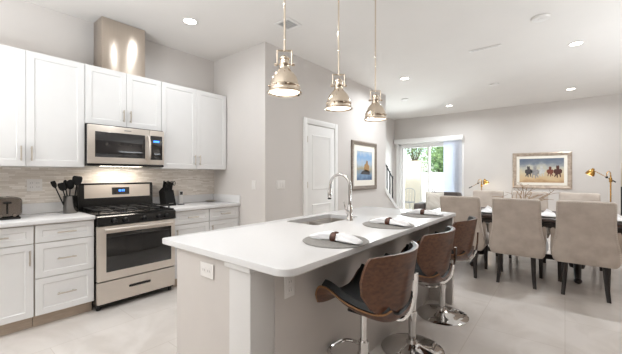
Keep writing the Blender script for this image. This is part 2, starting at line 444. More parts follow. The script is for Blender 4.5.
base_cabinet(.588, 1.018, [('drawer', .722, .87, 0), ('drawer', .422, .716, 0), ('drawer', .11, .416, 0)], 'white base cabinet of three drawers left of the range')
base_cabinet(1.790, 2.246, [('drawer', .722, .87, 0), ('door', .11, .716, -1)], 'white drawer and door base cabinet directly right of the range')
base_cabinet(2.248, 2.706, [('drawer', .722, .87, 0), ('door', .11, .716, -1)], 'white drawer and door base cabinet in the corner by the return wall')

t = thing('worktop', 'white quartz worktop left of the range, under the toaster', 'worktop', (.575, 3.75, .88), 'quartz worktops')
MB().box(.13, 1.019, 3.425, WY-.001, .8795, .914, .004).build('slab', 'quartz', t)
MB().box(.13, 1.019, WY-.022, WY-.0005, .9145, 1.017, .003).build('upstand', 'quartz', t)
t = thing('worktop', 'white quartz worktop right of the range, under the knife block', 'worktop', (2.25, 3.75, .88), 'quartz worktops')
MB().box(1.788, 2.718, 3.425, WY-.001, .8795, .914, .004).build('slab', 'quartz', t)
MB().box(1.788, 2.695, WY-.022, WY-.0005, .9145, 1.017, .003).build('upstand', 'quartz', t)
MB().box(2.697, 2.719, 3.43, WY-.0005, .9145, 1.017, .003).build('upstand', 'quartz', t)

tag(MB().box(1.19, 1.631, 3.809, WY-.002, 2.4115, H-.002, .003).build('duct_cover', 'ductsteel'), 'stainless steel duct cover box above the short cabinet, reaching the ceiling', 'duct cover')

# microwave
t = thing('microwave', 'stainless over-the-range microwave with dark glass door', 'microwave', (1.40, 3.86, 1.39))
YM = 3.655; mz0, mz1 = 1.392, 1.812; mx0, mx1 = 1.022, 1.781
MB().box(mx0, mx1, YM+.03, WY-.012, mz0, mz1, .003).build('body', 'black', t)
d = MB().box(mx0, mx1-.165, YM, YM+.029, mz0+.02, mz1-.01, .004).build('door', 'steel', t)
MB().box(mx0+.06, mx1-.215, YM-.002, YM+.01, mz0+.085, mz1-.075, .004).build('window', 'mwglass', d)
h = smooth_path([(mx1-.185, YM-.005, mz0+.06), (mx1-.185, YM-.045, mz0+.12), (mx1-.185, YM-.05, mz0+.2), (mx1-.185, YM-.045, mz0+.28), (mx1-.185, YM-.005, mz0+.34)], 4)
MB().tube(h, .013, 10).build('handle', 'steel', d)
cp = MB().box(mx1-.163, mx1, YM, YM+.029, mz0+.02, mz1-.01, .004).build('control_panel', 'steel', t)
MB().box(mx1-.158, mx1-.022, YM-.002, YM+.01, mz0+.075, mz1-.07, .003).build('key_pad', 'mwglass', cp)
MB().box(mx1-.125, mx1-.06, YM-.004, YM, mz1-.145, mz1-.125).build('display', 'display', cp)
MB().box(mx0+.004, mx1-.004, YM+.005, YM+.1, mz0-.004, mz0+.018, .002).build('vent_strip', 'black', t)
MB().box(mx0+.33, mx0+.40, YM-.0012, YM+.002, mz1-.05, mz1-.04).build('badge', 'slotdark', d)
MB().box(1.2, 1.6, 3.78, 3.9, mz0-.003, mz0+.002).build('task_light_lens', M['lens'], t)
d_ = bpy.data.lights.new('task_light', 'AREA'); lo = bpy.data.objects.new('task_light', d_); COL.objects.link(lo)
d_.shape = 'RECTANGLE'; d_.size = .4; d_.size_y = .1; d_.energy = 2.2; d_.color = (1, .9, .78); lo.location = Vector((1.4, 3.86, mz0-.006))-t.location; lo.parent = t

# range
RX0, RX1 = 1.024, 1.782; YF = 3.40
t = thing('kitchen_range', 'stainless and black gas range between the white base cabinets', 'range', (1.40, 3.73, 0))
MB().box(RX0, RX1, YF+.045, WY-.035, .04, .905, .003).build('body', 'black', t)
ctop = MB().box(RX0, RX1, YF+.03, WY-.11, .9055, .922, .004).build('cooktop', 'black', t)
f = MB()
f.prism([(RX0, YF+.045, .915), (RX0, YF-.005, .895), (RX0, YF-.012, .815), (RX0, YF+.045, .812)], (RX1-RX0, 0, 0))
cp = f.build('control_panel', 'black', t)
for x in (1.165, 1.265, 1.445, 1.60, 1.68):
    k = MB().cyl((x, YF-.008, .857), (x, YF-.045, .853), .022, .018, 20); k.box(x-.004, x+.004, YF-.05, YF-.04, .836, .872, .001)
    k.build('knob', 'blackmatte', cp)
d = MB().box(RX0+.003, RX1-.003, YF, YF+.044, .283, .806, .005).build('oven_door', 'steel', t)
MB().box(RX0+.075, RX1-.045, YF-.003, YF+.01, .362, .735, .006).build('oven_window', 'blackglass', d)
hb = MB(); hb.tube([(RX0+.05, YF-.042, .772), (RX1-.05, YF-.042, .772)], .016, 12)
for x in (RX0+.075, RX1-.075): hb.cyl((x, YF-.042, .772), (x, YF+.004, .772), .012, seg=10)
hb.build('handle', 'steel', d)
d = MB().box(RX0+.003, RX1-.003, YF+.002, YF+.044, .066, .272, .005).build('drawer', 'steel', t)
MB().box(1.30, 1.515, YF-.003, YF+.012, .168, .197, .012, 3).build('drawer_pull', 'black', d)
g = MB().prism([(RX0, WY-.108, .905), (RX0, WY-.10, 1.19), (RX0, WY-.085, 1.205), (RX0, WY-.035, 1.205), (RX0, WY-.035, .905)], (RX1-RX0, 0, 0)).build('backguard', 'black', t)
MB().prism([(RX0+.05, WY-.1090, 1.045), (RX0+.05, WY-.1015, 1.187), (RX0+.05, WY-.095, 1.187), (RX0+.05, WY-.103, 1.045)], (RX1-RX0-.085, 0, 0)).build('guard_panel', 'steel', g)
dp = MB().prism([(1.335, WY-.1092, 1.075), (1.335, WY-.105, 1.155), (1.335, WY-.10, 1.155), (1.335, WY-.104, 1.075)], (.18, 0, 0)).build('display_panel', 'blackglass', g)
b_ = MB()
for x in (1.405, 1.42, 1.44, 1.455): b_.box(x, x+.009, WY-.1110, WY-.1065, 1.108, 1.132)
b_.build('clock_digits', 'display', g)
for x0, x1 in ((RX0+.03, RX0+.26), (RX0+.27, RX0+.49), (RX0+.50, RX1-.03)):
    gr = MB(); y0, y1 = YF+.07, WY-.14; z = .945
    for x in (x0, x1-.012): gr.box(x, x+.012, y0, y1, z, z+.012, .002)
    for y in (y0, (y0+y1)/2-.006, y1-.012): gr.box(x0, x1, y, y+.012, z, z+.012, .002)
    gr.box((x0+x1)/2-.005, (x0+x1)/2+.005, y0, y1, z+.001, z+.013, .002)
    for x in (x0, x1-.012):
        for y in (y0, y1-.012): gr.box(x, x+.012, y, y+.012, .922, z+.004)
    gr.build('grate', 'blackmatte', ctop)
for x in (RX0+.145, RX0+.38, RX1-.145):
    for y in (YF+.18, WY-.27):
        MB().lathe([(0, .922), (.05, .922), (.048, .932), (.036, .936), (.034, .942), (0, .943)], (x, y), 20).build('burner', 'blackmatte', ctop)
for x in (RX0+.03, RX1-.03):
    for y in (YF+.07, WY-.1):
        MB().cyl((x, y, 0), (x, y, .045), .02, seg=12).build('foot', 'black', t)

# toaster
t = thing('toaster', 'stainless two-slot toaster on the left worktop', 'toaster', (.45, 3.82, .914))
rings = []
for y, s_ in ((3.675, .9), (3.69, 1), (3.95, 1), (3.965, .9)):
    rings.append([Vector((.45+p[0]*s_, y, .914+.105+p[1]*s_)) for p in rrect(.097, .083, .035)])
MB().loft(rings).build('housing', 'toaster_steel', t)
MB().box(.365, .535, 3.665, 3.96, .9145, .936, .006).build('base', 'black', t)
MB().box(.444, .456, 3.671, 3.68, .965, 1.07, .002).build('lever_slot', 'black', t)
MB().box(.425, .475, 3.648, 3.674, 1.052, 1.066, .004).build('lever', 'black', t)
for x in (.405, .495): MB().cyl((x, 3.676, .95), (x, 3.66, .95), .013, seg=14).build('knob', 'chrome', t)
for x in (.415, .473): MB().box(x, x+.014, 3.71, 3.93, 1.098, 1.1035).build('bread_slot', 'black', t)

# utensil crock
cx, cy = .932, 3.86
t = tag(MB().lathe([(.0, 0), (.058, 0), (.06, .004), (.06, .168), (.062, .172), (.056, .172), (.055, .012), (0, .01)], (cx, cy), 32, .9145).build('utensil_crock', 'darkchrome'), 'shiny steel utensil crock beside the range', 'crock')
def utensil(name, label, cat, foot, tip, head):
    t = thing(name, label, cat, foot, 'black utensils standing in the steel crock')
    MB().tube([foot, tip], [.006, .005], 8).build('shaft', 'knife_black', t)
    m = MB(); head(m, Vector(tip), (Vector(tip)-Vector(foot)).normalized()); m.build('head', 'knife_black', t)
def hd_flat(wd, ln, th=.006):
    def f(m, p, d):
        sx = Vector((1, -.6, 0)).normalized(); n = d.cross(sx).normalized(); sx = n.cross(d)
        rings = []
        for k, ww in ((0, .25), (.2, .8), (.5, 1), (.85, 1), (1, .75)):
            c_ = p+d*ln*k; rings.append([c_+sx*wd*ww*a+n*th*b for a, b in ((-1, -1), (1, -1), (1, 1), (-1, 1))])
        m.loft(rings)
    return f
def hd_ball(rx, rz):
    return lambda m, p, d: m.ball(p+d*rz*.8, rx, .018, rz)
utensil('spatula', 'black slotted turner leaning right in the steel crock, tallest of the utensils', 'spatula', (cx+.02, cy, .93), (cx+.045, cy-.02, 1.19), hd_flat(.042, .095))
utensil('serving_spoon', 'black round-headed spoon standing upright in the steel crock', 'spoon', (cx-.01, cy+.01, .93), (cx-.005, cy-.01, 1.16), hd_ball(.036, .05))
utensil('ladle', 'black ladle leaning left in the steel crock', 'ladle', (cx-.01, cy-.02, .93), (cx-.065, cy-.03, 1.14), hd_flat(.03, .08))
utensil('serving_spoon', 'black narrow spoon leaning farthest left out of the steel crock', 'spoon', (cx-.03, cy, .93), (cx-.12, cy-.01, 1.17), hd_flat(.02, .07))
utensil('whisk', 'thin dark whisk between the spoon and the turner in the crock', 'whisk', (cx, cy+.02, .93), (cx-.03, cy+.025, 1.15), hd_ball(.022, .055))

# knife block
t = thing('knife_block', 'black slanted knife block on the right worktop', 'knife block', (1.94, 3.86, .9145))
MB().prism([(1.875, 3.78, .9145), (1.875, 3.95, .9145), (1.875, 3.99, 1.09), (1.875, 3.90, 1.14), (1.875, 3.85, 1.10)], (.12, 0, 0)).build('block', 'knife_black', t)
MB().box(1.905, 1.965, 3.79, 3.796, .925, .945).build('badge', 'slotdark', t)
kn = 0
for x in (1.893, 1.918, 1.943, 1.968):
    for q in (0, 1):
        b0 = Vector((x, 3.865+q*.05, 1.10+q*.012)); dr = Vector((0, -.32, .95)).normalized(); L = (.095, .11, .12, .10)[kn % 4] - .02*(1-q)
        lab = ('black-handled knife in the front row of the knife block', 'black-handled knife in the back row of the knife block')[q]
        k = thing('kitchen_knife', lab, 'knife', b0, ('front row knives in the knife block', 'back row knives in the knife block')[q])
        MB().loft([[b0+dr*s_+Vector((a*.008*w_, b*.006*w_, b*.011*w_)) for a, b in ((-1, -1), (1, -1), (1, 1), (-1, 1))] for s_, w_ in ((.006, .9), (.03, 1), (L-.01, 1.1), (L, .7))]).build('handle', 'knife_black', k)
        MB().box(x-.0012, x+.0012, b0.y-.008, b0.y+.008, 1.02, b0.z+.008).build('blade', 'steel', k)
        kn += 1
t = thing('kitchen_scissors', 'black-handled scissors hanging at the right side of the knife block', 'scissors', (1.985, 3.87, 1.10))
m = MB()
for dx in (-.014, .016): m.tube([(1.99+dx+.014*math.cos(a), 3.855, 1.19+.026*math.sin(a)) for a in [2*PI*k/14 for k in range(14)]], .004, 6, True)
m.build('handles', 'knife_black', t)
MB().box(1.984, 1.992, 3.86, 3.866, 1.07, 1.168).build('blades', 'steel', t)
t = thing('timer', 'small white upright timer with grey screen right of the knife block', 'timer', (2.17, 4.0, .9145))
MB().box(2.145, 2.20, 3.985, 4.01, .9145, 1.085, .006).build('case', 'plastic', t)
MB().box(2.153, 2.192, 3.982, 3.99, 1.03, 1.075, .003).build('screen', 'mwglass', t)
tag(MB().box(2.03, 2.115, 3.80, 3.825, .9145, .924, .003).build('knife_sharpener', 'knife_black'), 'small flat black sharpener lying beside the knife block', 'sharpener')
tag(MB().lathe([(0, 0), (.05, 0), (.075, .02), (.072, .022), (.048, .006), (0, .005)], (2.58, 3.93), 24, .9145).build('small_dish', 'sinksteel'), 'small grey metal dish in the worktop corner', 'dish')

# wall plates
def plate(name, label, cat, c, n, wd, ht, items, group=None, kind='rocker'):
    """c centre on the wall, n outward normal ('-x' or '-y')"""
    t = thing(name, label, cat, c, group); c = Vector(c)
    def bx(u0, u1, z0, z1, d0, d1, bev=0):
        if n == '-y': return MB().box(c.x+u0, c.x+u1, c.y-d1, c.y-d0, c.z+z0, c.z+z1, bev)
        return MB().box(c.x-d1, c.x-d0, c.y+u0, c.y+u1, c.z+z0, c.z+z1, bev)
    bx(-wd/2, wd/2, -ht/2, ht/2, .0005, .006, .002).build('cover_plate', 'plastic', t)
    for u, z in items:
        if kind == 'rocker':
            bx(u-.016, u+.016, z-.033, z+.033, .004, .009, .002).build('rocker', 'plastic', t)
        else:
            s_ = bx(u-.017, u+.017, z-.014, z+.014, .004, .008, .003).build('socket', 'plastic', t)
            sl = bx(u-.009, u-.006, z-.006, z+.006, .0075, .0085); sl2 = bx(u+.006, u+.009, z-.006, z+.006, .0075, .0085)
            sl.build('slot', 'slotdark', s_); sl2.build('slot', 'slotdark', s_)
plate('light_switch', 'single white light switch on the short return wall', 'light switch', (XRET, 3.16, 1.165), '-x', .072, .116, [(0, 0)])
plate('light_switch', 'triple white light switch plate on the middle wall left of the pantry door', 'light switch', (2.995, YP, 1.165), '-y', .165, .116, [(-.046, 0), (0, 0), (.046, 0)])
plate('wall_outlet', 'white double outlet plate on the mosaic splashback above the toaster', 'outlet', (.69, WY-.01, 1.197), '-y', .116, .116, [(-.024, .02), (-.024, -.02), (.024, .02), (.024, -.02)], None, 'socket')
plate('wall_outlet', 'white outlet on the end panel of the island', 'outlet', (.932, 1.447, .80), '-x', .116, .074, [(-.022, 0), (.022, 0)], None, 'socket')
plate('wall_outlet', 'white outlet on the seating side of the island under the worktop corner', 'outlet', (1.187, 1.106, .725), '-y', .074, .116, [(0, .022), (0, -.022)], None, 'socket')

# ------------------------------------------------------------------ island
t = thing('island_cabinet', 'white kitchen island base with end panel and seating overhang', 'island', (2.15, 1.45, 0))
MB().box(.95, 3.32, 1.125, 1.765, .105, .70).build('carcass', 'islandpaint', t)
MB().box(.95, 3.32, 1.125, 1.72, 0, .105).build('plinth', 'islandpaint', t)
MB().box(.935, .952, 1.262, 1.765, 0, .879, .002).build('end_panel', 'islandpaint', t)
MB().box(.931, 1.085, 1.106, 1.262, 0, .879, .003).build('pilaster', 'pilaster', t)
MB().box(.918, 1.092, 1.097, 1.285, .852, .879, .004).build('capital', 'cab', t)
MB().box(1.086, 3.325, 1.106, 1.124, 0, .879, .001).build('back_panel', 'islandpaint', t)
MB().box(3.325, 3.375, .875, 1.80, 0, .879, .003).build('far_end_panel', 'islandpaint', t)
for i in range(4):
    x0 = .955+i*.5925
    d = MB().box(x0+.002, x0+.5905, 1.776, 1.796, .11, .872, .002).build('door', 'islandpaint', t)
# island worktop with sink cutout
t = thing('island_worktop', 'long white quartz worktop of the kitchen island', 'worktop', (2.148, 1.378, .88))
SX0, SX1, SY0, SY1 = 1.87, 2.50, 1.46, 1.79
def slab():
    m = MB(); IX0, IX1, IY0, IY1 = .906, 3.39, .855, 1.90
    def corner(cx, cy, r, a0, n=8): return [(cx+r*math.cos(a0+PI/2*k/n), cy+r*math.sin(a0+PI/2*k/n)) for k in range(n+1)]
    outer = corner(IX1-.02, IY1-.02, .02, 0)+corner(IX0+.02, IY1-.02, .02, PI/2)+corner(IX0+.075, IY0+.075, .075, PI)+corner(IX1-.015, IY0+.015, .015, 3*PI/2)
    inner = [(p[0]+(SX0+SX1)/2, p[1]+(SY0+SY1)/2) for p in rrect((SX1-SX0)/2, (SY1-SY0)/2, .03, 8)]
    n = len(outer)
    zs = [(.8795, .004), (.8835, 0), (.910, 0), (.9125, .0012), (.914, .004)]
    cen = Vector(((IX0+IX1)/2, (IY0+IY1)/2))
    def inset(p, d): 
        q = Vector(p); s_ = Vector((cen.x-q.x, cen.y-q.y)); return (q.x+math.copysign(d, s_.x), q.y+math.copysign(d, s_.y))
    rings = [[Vector((*inset(p, d), z)) for p in outer] for z, d in zs]
    rings.append([Vector((*p, .914)) for p in inner]); rings.append([Vector((*p, .8795)) for p in inner])
    m.loft(rings, closed=True); return m
slab().build('slab', 'quartz', t, ang=30)

# sink
t = thing('kitchen_sink', 'stainless undermount double-bowl sink in the island worktop', 'sink', (2.185, 1.625, .70))
def bowl(x0, x1, y0, y1, z0, z1):
    m = MB(); cx_, cy_ = (x0+x1)/2, (y0+y1)/2; hx, hy = (x1-x0)/2, (y1-y0)/2
    def r_(i, z, rad): return [Vector((cx_+p[0], cy_+p[1], z)) for p in rrect(hx-i, hy-i, rad, 5)]
    m.loft([r_(-.012, z1, .04), r_(0, z1, .035), r_(.002, z1-.1, .035), r_(.006, z0+.03, .04), r_(.04, z0, .03), r_(hx*.8, z0-.002, .01)], False)
    m.b.faces.new([v for v in m.b.verts][-24:])
    return m
for x0, x1 in ((SX0-.004, 2.175), (2.195, SX1+.004)):
    bo = bowl(x0, x1, SY0-.004, SY1+.004, .72, .878).build('bowl', 'sinksteel', t)
    MB().lathe([(0, .723), (.04, .723), (.042, .7255), (.03, .726), (.02, .7235), (0, .7235)], ((x0+x1)/2, 1.625), 20).build('drain', 'chrome', bo)
MB().box(2.170, 2.20, SY0-.004, SY1+.004, .80, .876, .006).build('divider', 'sinksteel', t)

# faucet
fx, fy = 2.247, 1.40
t = thing('kitchen_faucet', 'tall chrome gooseneck faucet on the island beside the sink', 'faucet', (fx, fy, .9145))
MB().lathe([(0, 0), (.028, 0), (.028, .008), (.024, .016), (.022, .05), (.02, .11), (.0135, .13), (0, .131)], (fx, fy), 24, .9145).build('base', 'chrome', t)
arc = [(fx, fy, 1.03), (fx, fy, 1.18)]+[(fx, fy+.10-.10*math.cos(a), 1.20+.10*math.sin(a)) for a in [PI*k/12 for k in range(0, 12)]]+[(fx, fy+.20, 1.19), (fx, fy+.206, 1.165)]
MB().tube(arc, .0125, 14).build('spout', 'chrome', t)
MB().lathe([(0, 0), (.014, 0), (.018, .01), (.0165, .06), (.0135, .075), (0, .076)], (fx, fy+.208), 18, 1.095).build('spray_head', 'chrome', t)
MB().lathe([(0, 0), (.015, 0), (.0165, .012), (0, .013)], (fx, fy+.208), 18, 1.082).build('spray_nozzle', 'black', t)
hv = MB().cyl((fx-.02, fy, .985), (fx-.045, fy, .985), .015, .012, 14); hv.tube([(fx-.04, fy, .985), (fx-.055, fy+.01, 1.02), (fx-.062, fy+.02, 1.075)], [.007, .0055, .005], 8)
hv.build('lever', 'chrome', t)

# placemats, napkins, rings
PM = [(1.50, 1.03, 'nearest the camera'), (2.23, 1.05, 'in the middle of the row'), (2.985, 1.058, 'at the far end')]
def napkin_mesh(c, ang, L=.34):
    m = MB(); rings = []; n = 20
    dx = Vector((math.sin(ang), -math.cos(ang), 0)); sx = Vector((math.cos(ang), math.sin(ang), 0))
    N = 22
    for i in range(N+1):
        s_ = i/N; wv = interp([(0, .012), (.06, .03), (.25, .043), (.42, .036), (.5, .027), (.58, .036), (.75, .047), (.94, .04), (1, .02)], s_)
        hv_ = interp([(0, .007), (.2, .02), (.4, .026), (.5, .023), (.62, .027), (.85, .02), (1, .008)], s_)
        p = Vector(c)+dx*(s_-.5)*L+sx*(.01*math.sin(s_*5))
        ring = []
        for k in range(n):
            a = 2*PI*k/n; rp = 1+.13*math.sin(5*a+s_*5)+.07*math.sin(9*a-s_*9)
            zz = math.sin(a)*hv_*rp
            ring.append(p+sx*math.cos(a)*wv*rp+Vector((0, 0, max(zz, -hv_*.75)+hv_*.75)))
        rings.append(ring)
    return m.loft(rings)
for i, (x, y, wh) in enumerate(PM):
    g = 'place settings on the island'
    t = tag(MB().lathe([(0, 0), (.188, 0), (.192, .003), (.188, .006), (0, .0065)], (x, y), 48, .9145).build('placemat', 'placemat'), f'round grey placemat on the island worktop, {wh}', 'placemat', 'round placemats on the island')
    nc = (x+(-.02, 0, .01)[i], y-.01, .922); an = (.06, -.1, -.05)[i]
    tag(napkin_mesh(nc, an).build('napkin', 'linen', ang=80), f'rolled white cloth napkin on the grey island placemat {wh}', 'napkin', 'rolled napkins on the island')
    r = thing('napkin_ring', f'carved brown wooden ring around the island napkin {wh}', 'napkin ring', (nc[0], nc[1], .9225), 'napkin rings on the island')
    dx = Vector((math.sin(an), -math.cos(an), 0)); sx = Vector((math.cos(an), math.sin(an), 0)); cc = Vector(nc)+Vector((0, 0, .0185))
    rings = []
    for k in range(28):
        a = 2*PI*k/28; o_ = sx*math.cos(a)+Vector((0, 0, math.sin(a)*.78))
        rings.append([cc+o_*rad+dx*u for rad, u in ((.0315, -.02), (.0355, -.017), (.037, 0), (.0355, .017), (.0315, .02), (.0305, 0))])
    MB().loft(rings, closed=True).build('band', 'brownring', r)
    kn_ = MB(); kn_.ball(cc+Vector((0, 0, .03))+dx*.016-sx*.012, .007, .016, .006, 12, 6)
    kn_.build('carved_top', 'brownring', r)

# ------------------------------------------------------------------ bar stools (facing +Y, origin at floor under the post)
def make_stool():
    t = thing('bar_stool', 'x', 'bar stool', (0, 0, 0), 'walnut bar stools at the island')
    prof = smooth_path([(0, -.235, .585), (0, -.20, .555), (0, -.12, .545), (0, -.02, .562), (0, .06, .597), (0, .115, .617), (0, .165, .607), (0, .198, .566)], 4)
    n = len(prof)-1
    hw = [(0, .15), (.2, .19), (.5, .215), (.8, .222), (.92, .21), (1, .17)]
    def seat_pt(off, shrink):
        def f(u, v):
            s_ = u*n; i = min(int(s_), n-1); p = prof[i].lerp(prof[i+1], s_-i); q = (v-.5)*2
            tn = (prof[i+1]-prof[i]).normalized(); nm = Vector((0, -tn.z, tn.y))
            w_ = interp(hw, u)*shrink
            lift = interp([(0, .06), (.3, .08), (.6, .088), (.8, .085), (.92, .06), (1, .02)], u)*abs(q)**2.6
            return p+nm*off+Vector((q*w_, 0, lift))
        return f
    def slab_(fa, fb, nu, nv):
        m = MB(); A = [[m.b.verts.new(fa(u/nu, v/nv)) for v in range(nv+1)] for u in range(nu+1)]
        B = [[m.b.verts.new(fb(u/nu, v/nv)) for v in range(nv+1)] for u in range(nu+1)]
        for u in range(nu):
            for v in range(nv):
                m.b.faces.new((A[u][v], A[u+1][v], A[u+1][v+1], A[u][v+1])); m.b.faces.new((B[u][v], B[u][v+1], B[u+1][v+1], B[u+1][v]))
        for u in range(nu):
            m.b.faces.new((A[u][0], B[u][0], B[u+1][0], A[u+1][0])); m.b.faces.new((A[u][nv], A[u+1][nv], B[u+1][nv], B[u][nv]))
        for v in range(nv):
            m.b.faces.new((A[0][v], A[0][v+1], B[0][v+1], B[0][v])); m.b.faces.new((A[nu][v], B[nu][v], B[nu][v+1], A[nu][v+1]))
        return m
    s_ = slab_(seat_pt(0, 1), seat_pt(-.011, 1), 28, 14).build('seat_shell', 'walnut', t, ang=40)
    # light ply edge line along each side of the seat shell
    for q in (0, 1):
        f = seat_pt(-.0055, 1.004); MB().tube([f(k/28, q) for k in range(29)], .0042, 6).build('edge_band', 'plyedge', s_)
    _a, _b = seat_pt(.028, .88), seat_pt(.0005, .965)
    slab_(lambda u, v: _a(.02+u*.72, v), lambda u, v: _b(.01+u*.76, v), 28, 14).build('seat_cushion', 'leather', t, ang=60)
    # back shell
    hb_ = [(0, .10), (.1, .16), (.25, .225), (.45, .268), (.65, .28), (.85, .275), (.95, .268), (1, .258)]
    def back_pt(off, shrink, zshr=0):
        def f(u, v):
            uu = zshr+u*(1-1.2*zshr); z = .565+.348*uu; q = (v-.5)*2; w_ = interp(hb_, uu)*shrink; x = q*w_
            y = -.225-.055*uu + .115*(abs(x)/.27)**2
            if uu < .22: y += .05*((.22-uu)/.22)**2
            z2 = z-.008*abs(q)**4*(1 if uu > .8 else 0)
            return Vector((x, y+off, z2))
        return f
    slab_(back_pt(0, 1), back_pt(-.012, 1), 20, 20).build('back_shell', 'walnut', t, ang=40)
    slab_(back_pt(.017, .9, .05), back_pt(.0005, .96, .02), 20, 20).build('back_cushion', 'leather', t, ang=60)
    # bracket behind the back
    br = MB()
    path = smooth_path([(0, -.05, .545), (0, -.16, .545), (0, -.235, .552), (0, -.275, .60), (0, -.295, .68), (0, -.302, .80)], 4)
    N = len(path)-1; rings = []
    for i, p in enumerate(path):
        tn = (path[min(i+1, N)]-path[max(i-1, 0)]).normalized(); nm = Vector((0, -tn.z, tn.y)); w_ = .026-.012*i/N
        rings.append([p+Vector((a*w_, 0, 0))+nm*b*.006 for a, b in ((-1, -1), (1, -1), (1, 1), (-1, 1))])
    br.loft(rings); br.build('back_bracket', 'chrome', t)
    MB().box(-.075, .075, -.10, .06, .535, .552, .004).build('mount_plate', 'blackmatte', t)
    MB().lathe([(0, 0), (.222, 0), (.225, .004), (.215, .010), (.15, .019), (.07, .034), (.042, .05), (.034, .075), (0, .076)], (0, 0), 48).build('base', 'chrome', t)
    MB().cyl((0, 0, .07), (0, 0, .36), .0285, seg=24).build('outer_post', 'chrome', t)
    MB().cyl((0, 0, .355), (0, 0, .54), .019, seg=20).build('gas_lift', 'chrome', t)
    fr = MB(); fr.lathe([(.0286, -.018), (.036, -.018), (.036, .018), (.0286, .018)], (0, 0), 20, .27)
    loop = smooth_path([(-.03, .02, .27), (-.085, .05, .27), (-.11, .12, .27), (-.08, .185, .27), (0, .20, .27), (.08, .185, .27), (.11, .12, .27), (.085, .05, .27), (.03, .02, .27)], 4)
    fr.tube(loop, .011, 10); fr.build('footrest', 'chrome', t)
    MB().tube(smooth_path([(.03, -.02, .53), (.12, -.04, .515), (.17, -.05, .49), (.18, -.052, .465)], 4), .005, 8).build('height_lever', 'chrome', t)
    return t
stool = make_stool(); index_kids()
for i, (x, y, rz, lab) in enumerate([(1.565, .885, 0, 'walnut bar stool with black seat nearest the camera'), (2.295, .885, 0, 'walnut bar stool with black seat, middle of the three at the island'), (3.03, .888, 0, 'walnut bar stool with black seat at the far end of the island')]):
    o = stool if i == 0 else copy_tree(stool)
    o.location = (x, y, 0); o.rotation_euler = (0, 0, rz); o['label'] = lab

# ------------------------------------------------------------------ pendants (origin at the ceiling)
def make_pendant():
    t = thing('pendant_light', 'x', 'pendant lamp', (0, 0, 0), 'nickel pendants over the island')
    Z = -(H-1.81)
    outer = [(.109, 0), (.110, .006), (.102, .012), (.097, .03), (.0985, .036), (.0985, .046), (.094, .05), (.088, .075), (.076, .105), (.058, .13), (.041, .147), (.036, .155), (.036, .166), (.03, .17)]
    inner = [(.028, .166), (.05, .128), (.07, .1), (.082, .07), (.09, .03), (.1, .008)]
    sh = MB().lathe(outer+inner+[(.109, 0)], (0, 0), 48, Z, False).build('shade', 'polnickel', t, ang=30)
    for k in range(8):
        a = 2*PI*k/8+.3; MB().ball((.0995*math.cos(a), .0995*math.sin(a), Z+.041), .007, seg=10, rings=6).build('rivet', 'polnickel', sh)
    MB().lathe([(0, .008), (.094, .008), (.096, .011), (.09, .014), (0, .016)], (0, 0), 32, Z).build('diffuser', 'pendlens', t)
    so = MB().lathe([(0, .168), (.03, .168), (.034, .176), (.034, .188), (.028, .192), (.028, .212), (.033, .216), (.033, .224), (.02, .236), (.008, .242), (0, .243)], (0, 0), 28, Z).build('socket_housing', 'polnickel', t)
    yk = MB()
    pts = [(-.046, 0, Z+.178), (-.046, 0, Z+.272), (.046, 0, Z+.272), (.046, 0, Z+.178)]
    for a, b in zip(pts, pts[1:]): yk.tube([a, b], .0055, 8)
    for p in pts[1:3]: yk.ball(p, .006, seg=8, rings=5)
    yk.cyl((-.046, 0, Z+.184), (.046, 0, Z+.184), .005, seg=8)
    yk.build('yoke', 'polnickel', t)
    for sx in (-1, 1): MB().cyl((sx*.046, 0, Z+.184), (sx*.064, 0, Z+.184), .011, .009, 14).build('thumb_screw', 'polnickel', t)
    MB().cyl((0, 0, Z+.268), (0, 0, -.02), .0065, seg=12).build('rod', 'polnickel', t)
    MB().lathe([(0, -.022), (.02, -.022), (.058, -.016), (.064, -.002), (0, -.002)], (0, 0), 32).build('canopy', 'polnickel', t)
    lamp(t, 'pendant_bulb', (0, 0, Z+.004), PEND_W, .17, (1, .93, .85), 170)
    return t
pend = make_pendant(); index_kids()
for i, (x, lab) in enumerate([(1.44, 'polished nickel pendant nearest the camera, over the near end of the island'), (2.05, 'middle polished nickel pendant over the sink of the island'), (2.665, 'polished nickel pendant farthest over the island')]):
    o = pend if i == 0 else copy_tree(pend)
    o.location = (x, 1.38, H); o.rotation_euler = (0, 0, math.radians(-50)); o['label'] = lab

# ------------------------------------------------------------------ ceiling fittings
def make_can():
    t = thing('ceiling_light', 'x', 'ceiling light', (0, 0, 0), 'recessed ceiling lights')
    MB().lathe([(.066, -.001), (.085, -.001), (.088, -.004), (.082, -.008), (.066, -.006)], (0, 0), 32, 0, False).build('trim_ring', 'plastic', t)
    MB().lathe([(0, -.001), (.066, -.001), (.064, -.005), (0, -.005)], (0, 0), 32).build('diffuser', 'lens', t)
    lamp(t, 'can_lamp', (0, 0, -.01), CAN_W, .13, (.92, .965, 1), 165)
    return t
can = make_can(); index_kids()
cans = [(1.84, 3.19, 'recessed ceiling light in front of the kitchen wall cabinets', 5), (5.28, 2.17, 'recessed ceiling light beyond the pendants, over the passage by the blue picture', 26),
        (5.26, -.11, 'recessed ceiling light above the near side of the dining table', 26), (7.98, -.09, 'recessed ceiling light near the horse painting wall', 20), (8.05, 2.19, 'recessed ceiling light in front of the patio door', 20)]
def can_power(o, watts):
    for q in bpy.data.objects:
        if q.type == 'LIGHT' and q.parent == o: q.data = q.data.copy(); q.data.energy = watts
for i, (x, y, lab, watts) in enumerate(cans):
    o = can if i == 0 else copy_tree(can)
    o.location = (x, y, H); o['label'] = lab; can_power(o, watts)
